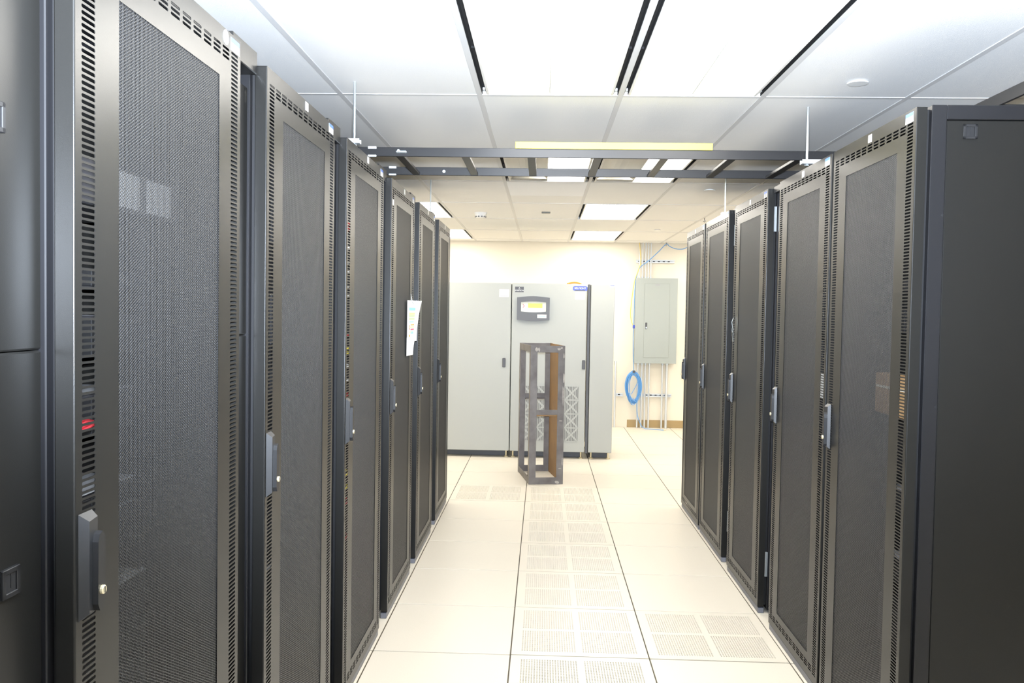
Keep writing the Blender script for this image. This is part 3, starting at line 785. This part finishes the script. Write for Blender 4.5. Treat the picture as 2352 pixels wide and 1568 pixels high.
bp_ = MB().prism([(.628, 1.745), (.640, 1.738), (.768, 1.738), (.776, 1.745), (.776, 1.775), (.764, 1.784), (.642, 1.784), (.628, 1.775)], 1, 0, -.0015, 0)
bp_.box(.650, .752, -.0019, -.0015, 1.737, 1.743, 1)
bp_ = bp_.build('blue_name_plate', ['blue_label', 'ups_dark'], u2)
text('BELMONT', .026, (.702, -.002, 1.763), 'sticker_white', bp_)
# vent grille: 4 x 4 square cells of slits with a cross brace
cell = .144
gm = MB()
gm.box(0, cell, -.0005, 0, 0, cell, 1)
ns = 9
for k in range(ns+1):
    x = cell*k/ns; gm.box(max(0, x-.0035), min(cell, x+.0035), -.004, -.0005, 0, cell, 0)
for z in (0, cell): gm.box(0, cell, -.0042, -.0005, max(0, z-.006), min(cell, z+.006), 0)
for s in (0, 1):
    a = .012; p = [(.008, .008+a), (.008, .008), (.008+a, .008), (cell-.008, cell-.008-a), (cell-.008, cell-.008), (cell-.008-a, cell-.008)]
    if s: p = [(cell-q[0], q[1]) for q in p][::-1]
    gm.prism(p[::-1], 1, -.0005, -.0065, 0)
gm = gm.mesh('vent_grille', ['ups_grey', 'ups_vent'])
for i in range(4):
    for j in range(4): link('vent_grille', gm, d2, (.130+i*cell, 0, .180+j*cell))
u3 = ups(.486, .733, 'narrow grey power cabinet at end of the row, white corner label')
MB().bbox(.003, .244, 0, .02, UZ0, UZ1, .004).build('front_panel', 'ups_grey', u3)
MB().bbox(.193, .244, -.0015, 0, 1.780, 1.803, .0004).box(.198, .240, -.0018, -.0015, 1.794, 1.800, 1).build('corner_label', ['sticker_white', 'blue_label'], u3)
MB().bbox(-.031, -.003, .002, .03, UZ0-.01, UZ1-.002, .003).build('joint_strip', 'ups_dark', u3)
m = MB().tube([(.245+.15*k/8, UY+.10+.02*math.sin(k), UZ1+.006+.016*math.sin(PI*k/8)) for k in range(9)], .006, 8).tube([(.26+.13*k/8, UY+.14, UZ1+.006+.010*math.sin(PI*k/8)) for k in range(9)], .006, 8)
tag(m.build('orange_cable', 'cable_orange', smooth=True), 'short orange cable loop lying on top of grey power cabinet', 'cable')

# ------------------------------------------------------------------ rusty steel stand
sf = thing('steel_stand', (-.100, 7.432, 0), 'rusty open steel frame stand in front of grey power cabinet', 'steel stand', rz=math.radians(10.5))
SW, SD, SH, A, TH = .305, .625, 1.22, .060, .006
def post(x, y, sx, sy, name='post'):
    """angle-iron post with its corner at (x,y)"""
    m = MB(); a, b = sorted((x, x+sx*A)); c, d = sorted((y, y+sy*TH)); m.box(a, b, c, d, 0, SH)
    a, b = sorted((x, x+sx*TH)); c, d = sorted((y+sy*TH, y+sy*A)); m.box(a, b, c, d, 0, SH)
    return m.build(name, 'steel_raw', sf)
post(0, 0, 1, 1); post(SW, 0, -1, 1); post(0, SD, 1, -1); post(SW, SD, -1, -1)
def rail(x0, x1, y0, y1, z0, name='rail', h=A, m_='steel_raw'): return MB().bbox(x0, x1, y0, y1, z0, z0+h, .001).build(name, m_, sf)
for z in (0.001, SH-A-.001):
    rail(A, SW-A, .0005, TH, z); rail(A, SW-A, SD-TH, SD-.0005, z); rail(.0005, TH, A, SD-A, z)
rail(A, SW-A, .002, .05, .60, h=.012, m_='steel_rust'); rail(A, SW-A, .002, .008, .612, h=.045)
rail(A, SW-A, SD-.05, SD-.002, .690, h=.010); rail(A, SW-A, SD-.008, SD-.002, .700, h=.045)
rail(SW-TH-.006, SW-TH, TH, SD-TH, .0, 'side_plate', SH, 'steel_rust')
r_ = random.Random(11)
m = MB()
def blob(x, z, w_, h_):
    n = 9; pts = []
    for k in range(n):
        a = 2*PI*k/n; q = .6+.4*r_.random(); pts.append((x+w_*q*math.cos(a), z+h_*q*math.sin(a)))
    MB().prism(pts, 1, -.0006, -.0018).build('paint_smear', 'paint_smear', sf)
for a in ((.050, 1.185, .016, .022), (.072, 1.187, .010, .024), (SW-.055, 1.190, .020, .016), (SW-.03, 1.20, .012, .010), (SW-.008, .93, .008, .055), (SW-.012, .78, .007, .10), (SW-.055, .018, .022, .018), (SW-.03, .56, .020, .004), (SW-.010, .20, .006, .05), (SW-.010, 1.13, .006, .03), (SW-.03, .14, .022, .004)): blob(*a)

# ------------------------------------------------------------------ end wall: breaker panel, conduits, struts, cables
WY = Y1
ep = thing('breaker_panel', (1.215, WY-.14, .869), 'tall grey electrical breaker panel on the end wall', 'breaker panel')
PW, PH = .536, 1.107
MB().bbox(0, PW, 0, .139, 0, PH, .004).build('box', 'panel_grey', ep)
MB().bbox(-.006, PW+.006, -.004, 0, -.006, PH+.006, .0015).build('cover', 'panel_grey', ep)
pd = MB().bbox(.112, .438, -.0085, -.0045, .072, 1.040, .0015).build('door', 'panel_grey', ep)
MB().box(.108, .442, -.0046, -.0041, .068, 1.044).build('door_gap', 'panel_line', ep)
MB().bbox(.128, .152, -.014, -.0085, .445, .530, .002).build('latch', 'ups_dark', pd)
MB().bbox(.132, .148, -.016, -.014, .452, .475, .001).build('lock', 'zinc', pd)
MB().box(.250, .310, -.0092, -.0085, 1.018, 1.030).build('maker_plate', 'print_grey', pd)
def conduit(x, z0, z1, lab, r=.011):
    t = tag(link('conduit', MB().tube([(0, 0, z0), (0, 0, z1)], r, 10).mesh('conduit', ['zinc_dull']), None, (x, WY-.052, 0)), lab, 'conduit', 'metal conduits on the end wall')
    link('connector', MB().lathe([(r*1.5, 0), (r*1.5, .02), (0, .02)], (0, 0, z1-.022 if z0 < .1 else z0+.002), 2, 10).mesh('connector', ['zinc']), t)
for x in (1.262, 1.302, 1.343, 1.377, 1.411): conduit(x, 1.982, CH-.001, 'thin metal conduit from breaker panel up to the ceiling', .008)
for x in (1.269, 1.321, 1.367, 1.419): conduit(x, .001, .862, 'metal conduit from breaker panel to floor, in group behind blue coil')
for x in (1.592, 1.650): conduit(x, .001, .862, 'metal conduit from breaker panel to floor, in pair away from coil', .012 if x < 1.6 else .017)
conduit(.972, .001, .883, 'lone metal conduit on end wall beside narrow power cabinet', .013)
def strut(x0, x1, z, lab):
    t = thing('strut_channel', (x0, WY-.041, z), lab, 'strut channel', 'slotted strut channels on the end wall')
    L = x1-x0
    MB().box(0, L, .038, .0405, -.020, .020).box(0, L, 0, .038, .018, .020).box(0, L, 0, .038, -.020, -.018).box(0, L, 0, .002, .010, .018).box(0, L, 0, .002, -.018, -.010).build('channel', 'zinc_dull', t)
    n = int(L/.065)
    for k in range(n): link('slot', MB().bbox(-.014, .014, .0370, .0379, -.006, .006, .0002).mesh('slot', ['void']), t, (.04+k*.065, 0, 0))
strut(1.221, 1.726, 2.207, 'slotted strut channel above the breaker panel')
strut(1.282, 1.722, .434, 'slotted strut channel below the breaker panel')
strut(.990, 1.080, .434, 'short strut stub beside lone conduit')
cy = WY-.09
coil = thing('cable_coil', (1.212, WY-.10, .75), 'coil of blue network cable hanging on wall below breaker panel', 'cable coil')
m = MB(); rc = random.Random(5)
for k in range(16):
    a, b = .100+rc.uniform(-.038, .010), .190+rc.uniform(-.03, .012); dx, dz = rc.uniform(-.008, .008), -.190+rc.uniform(-.02, .004); yy = rc.uniform(-.014, .02)
    ph = rc.uniform(-.06, .06)
    pts = []
    for q in range(28):
        an = 2*PI*q/28; x, z = a*math.sin(an), b*math.cos(an)
        pts.append((dx+x*math.cos(ph)-z*math.sin(ph)*.4, yy+.006*math.sin(3*an+k), dz+z-.10*max(0, -math.cos(an))**2*rc.uniform(.0, .6)))
    MB().tube(pts, .0042, 6, closed=True).build('loop', 'cable_blue', coil, True)
MB().tube(smooth_path([(-.03, -.02, -.30), (0, -.025, -.24), (.05, -.02, -.14), (.06, -.02, -.05)]), .0042, 6).tube(smooth_path([(-.06, -.02, -.28), (-.02, -.03, -.36), (.04, -.025, -.40), (.075, -.02, -.34)]), .0042, 6).tube(smooth_path([(-.055, -.02, -.33), (-.01, -.03, -.44), (.05, -.02, -.39)]), .0042, 6).build('stray_loop', 'cable_blue', coil, True)
MB().bbox(-.016, .016, -.030, .03, -.016, .014, .004).build('tie', 'ups_dark', coil)
tail = thing('network_cable', (1.26, WY-.10, .30), 'blue cable tail running from coil down along the floor', 'cable')
MB().tube(smooth_path([(0.0, -.01, .06), (.005, -.01, -.10), (.04, -.03, -.22), (.09, -.06, -.288), (.18, -.10, -.295), (.34, -.17, -.295)]), .0045, 6).build('sheath', 'cable_blue', tail, True)
MB().bbox(.335, .362, -.182, -.160, -.2995, -.286, .002).build('plug', 'brass', tail)
bc = MB().tube(smooth_path([(2.45, WY-.10, 2.40), (2.15, WY-.10, 2.41), (1.92, WY-.10, 2.405), (1.82, WY-.10, 2.370), (1.72, WY-.10, 2.372), (1.64, WY-.10, 2.405), (1.600, WY-.10, 2.432), (1.50, WY-.10, 2.330), (1.38, WY-.10, 2.215), (1.262, WY-.10, 2.118), (1.222, WY-.11, 2.00), (1.200, WY-.12, 1.86), (1.196, WY-.12, 1.5), (1.192, WY-.12, 1.2), (1.200, WY-.12, .90), (1.210, WY-.10, .765)]), .0050, 6)
tag(bc.build('network_cable', 'cable_blue', smooth=True), 'blue cable strung from ceiling hook down beside breaker panel', 'cable')
yc = thing('network_cable', (1.25, WY-.10, 2.44), 'yellow cable hanging beside breaker panel from the ceiling', 'cable')
MB().tube(smooth_path([(.006, .02, .005), (.012, 0, -.12), (.022, -.01, -.24), (-.01, -.02, -.36), (-.055, -.02, -.50), (-.085, -.02, -.72), (-.100, -.02, -.92), (-.085, -.02, -1.03), (-.062, -.02, -1.08)]), .0048, 6).build('sheath', 'cable_yellow', yc, True)
MB().bbox(-.068, -.040, -.036, -.008, -1.12, -1.075, .004).build('plug', 'blue_label', yc)
def hook(x, y, lab):
    t = MB().tube([(x, y, CH), (x, y, CH-.02), (x+.010, y, CH-.032), (x, y, CH-.042), (x-.010, y, CH-.034)], .003, 6).bbox(x-.008, x+.008, y-.008, y+.008, CH-.004, CH-.0003, .001)
    tag(t.build('ceiling_hook', 'ups_dark'), lab, 'hook')
hook(1.600, WY-.10, 'small dark hook on ceiling holding the blue cable by wall')
hook(1.545, 8.356, 'small dark ceiling hook above the last right cabinet')

# ------------------------------------------------------------------ paper hanging on the fourth left door
pp = thing('paper_sheet', (XL+.004, 4.545, 1.262), 'printed paper sheet with coloured rows hanging on a cabinet door', 'paper')
def sheet(name, y0, y1, z0, z1, bulge, nm='paper', n=8, off=0.0, m_=None):
    """a curled sheet: its far edge lifts off the door towards the aisle"""
    m = MB(); nz = 6
    for k in range(nz+1):
        z = z0+(z1-z0)*k/nz
        for i in range(n+1):
            t = i/n; y = y0+(y1-y0)*t; lift = bulge*(t**1.6)*(0.55+.9*(k/nz)**2)
            m.v.append((.006+off+lift, y, z))
    for k in range(nz):
        for i in range(n):
            a = k*(n+1)+i; m.f.append((a, a+1, a+n+2, a+n+1)); m.m.append(0)
    o = m.build(name, nm, pp); sol = o.modifiers.new('thick', 'SOLIDIFY'); sol.thickness = .0006
    return o
W_, B_ = .235, .030
sheet('front_sheet', 0, W_, .075, .300, B_)
sheet('back_sheet', .010, .185, .0, .10, .014, off=-.003)
def ink(y0, y1, z0, z1, nm):
    # a printed bar follows the curl of the sheet
    m = MB(); n = 5
    for z in (z0, z1):
        for i in range(n+1):
            y = y0+(y1-y0)*i/n; t = y/W_; kz = (z-.075)/.225
            m.v.append((.006+.0012+B_*(t**1.6)*(.55+.9*kz*kz), y, z))
    for i in range(n): m.f.append((i, i+1, n+2+i, n+1+i)); m.m.append(0)
    m.build('printed_row', nm, pp)
for z, h, y0, y1, nm in ((.245, .016, .04, .16, 'ink_blue'), (.223, .010, .04, .16, 'ink_yellow'), (.210, .012, .04, .16, 'ink_green'), (.194, .012, .04, .16, 'ink_green'), (.180, .006, .05, .15, 'ink_blue'),
                         (.164, .006, .085, .16, 'ink_orange'), (.152, .006, .05, .16, 'ink_yellow'), (.138, .008, .085, .16, 'ink_red'), (.140, .012, .045, .065, 'ink_brown'), (.158, .008, .045, .065, 'ink_brown'), (.118, .014, .09, .15, 'ink_blue'), (.102, .012, .045, .075, 'ink_orange'), (.126, .004, .05, .15, 'ink_yellow')):
    ink(y0, y1, z, z+h, nm)
MB().tube([(.010, .09, .325), (.014, .075, .31), (.02, .07, .295), (.022, .10, .283), (.03, .15, .300)], .0025, 6).tube([(.012, .07, .335), (.012, .09, .318), (.012, .075, .305)], .0025, 6).build('wire_clip', 'zinc', pp)
# keys hanging by the fourth right door
ky = thing('key_ring', (XR-.014, 4.985, 1.44), 'small bunch of keys hanging beside the fourth right cabinet', 'keys')
MB().tube([(0, .014*math.cos(a), .014*math.sin(a)-.014) for a in [2*PI*k/14 for k in range(14)]], .0016, 6, closed=True).build('ring', 'zinc', ky)
for k, (dy, an) in enumerate(((-.004, .2), (.006, -.25))):
    m = MB().bbox(-.0012, .0012, -.011, .011, -.052, -.030, .0008).bbox(-.0012, .0012, -.004, .004, -.085, -.052, .0008)
    o = m.build('key', 'zinc' if k else 'handle_dark', ky); o.location = (.003*k-.002, dy, 0); o.rotation_euler = (an, 0, 0)
MB().tube([(0, 0, 0), (-.004, .006, .03), (.006, .012, .055)], .0018, 6).build('cord', 'zinc', ky)
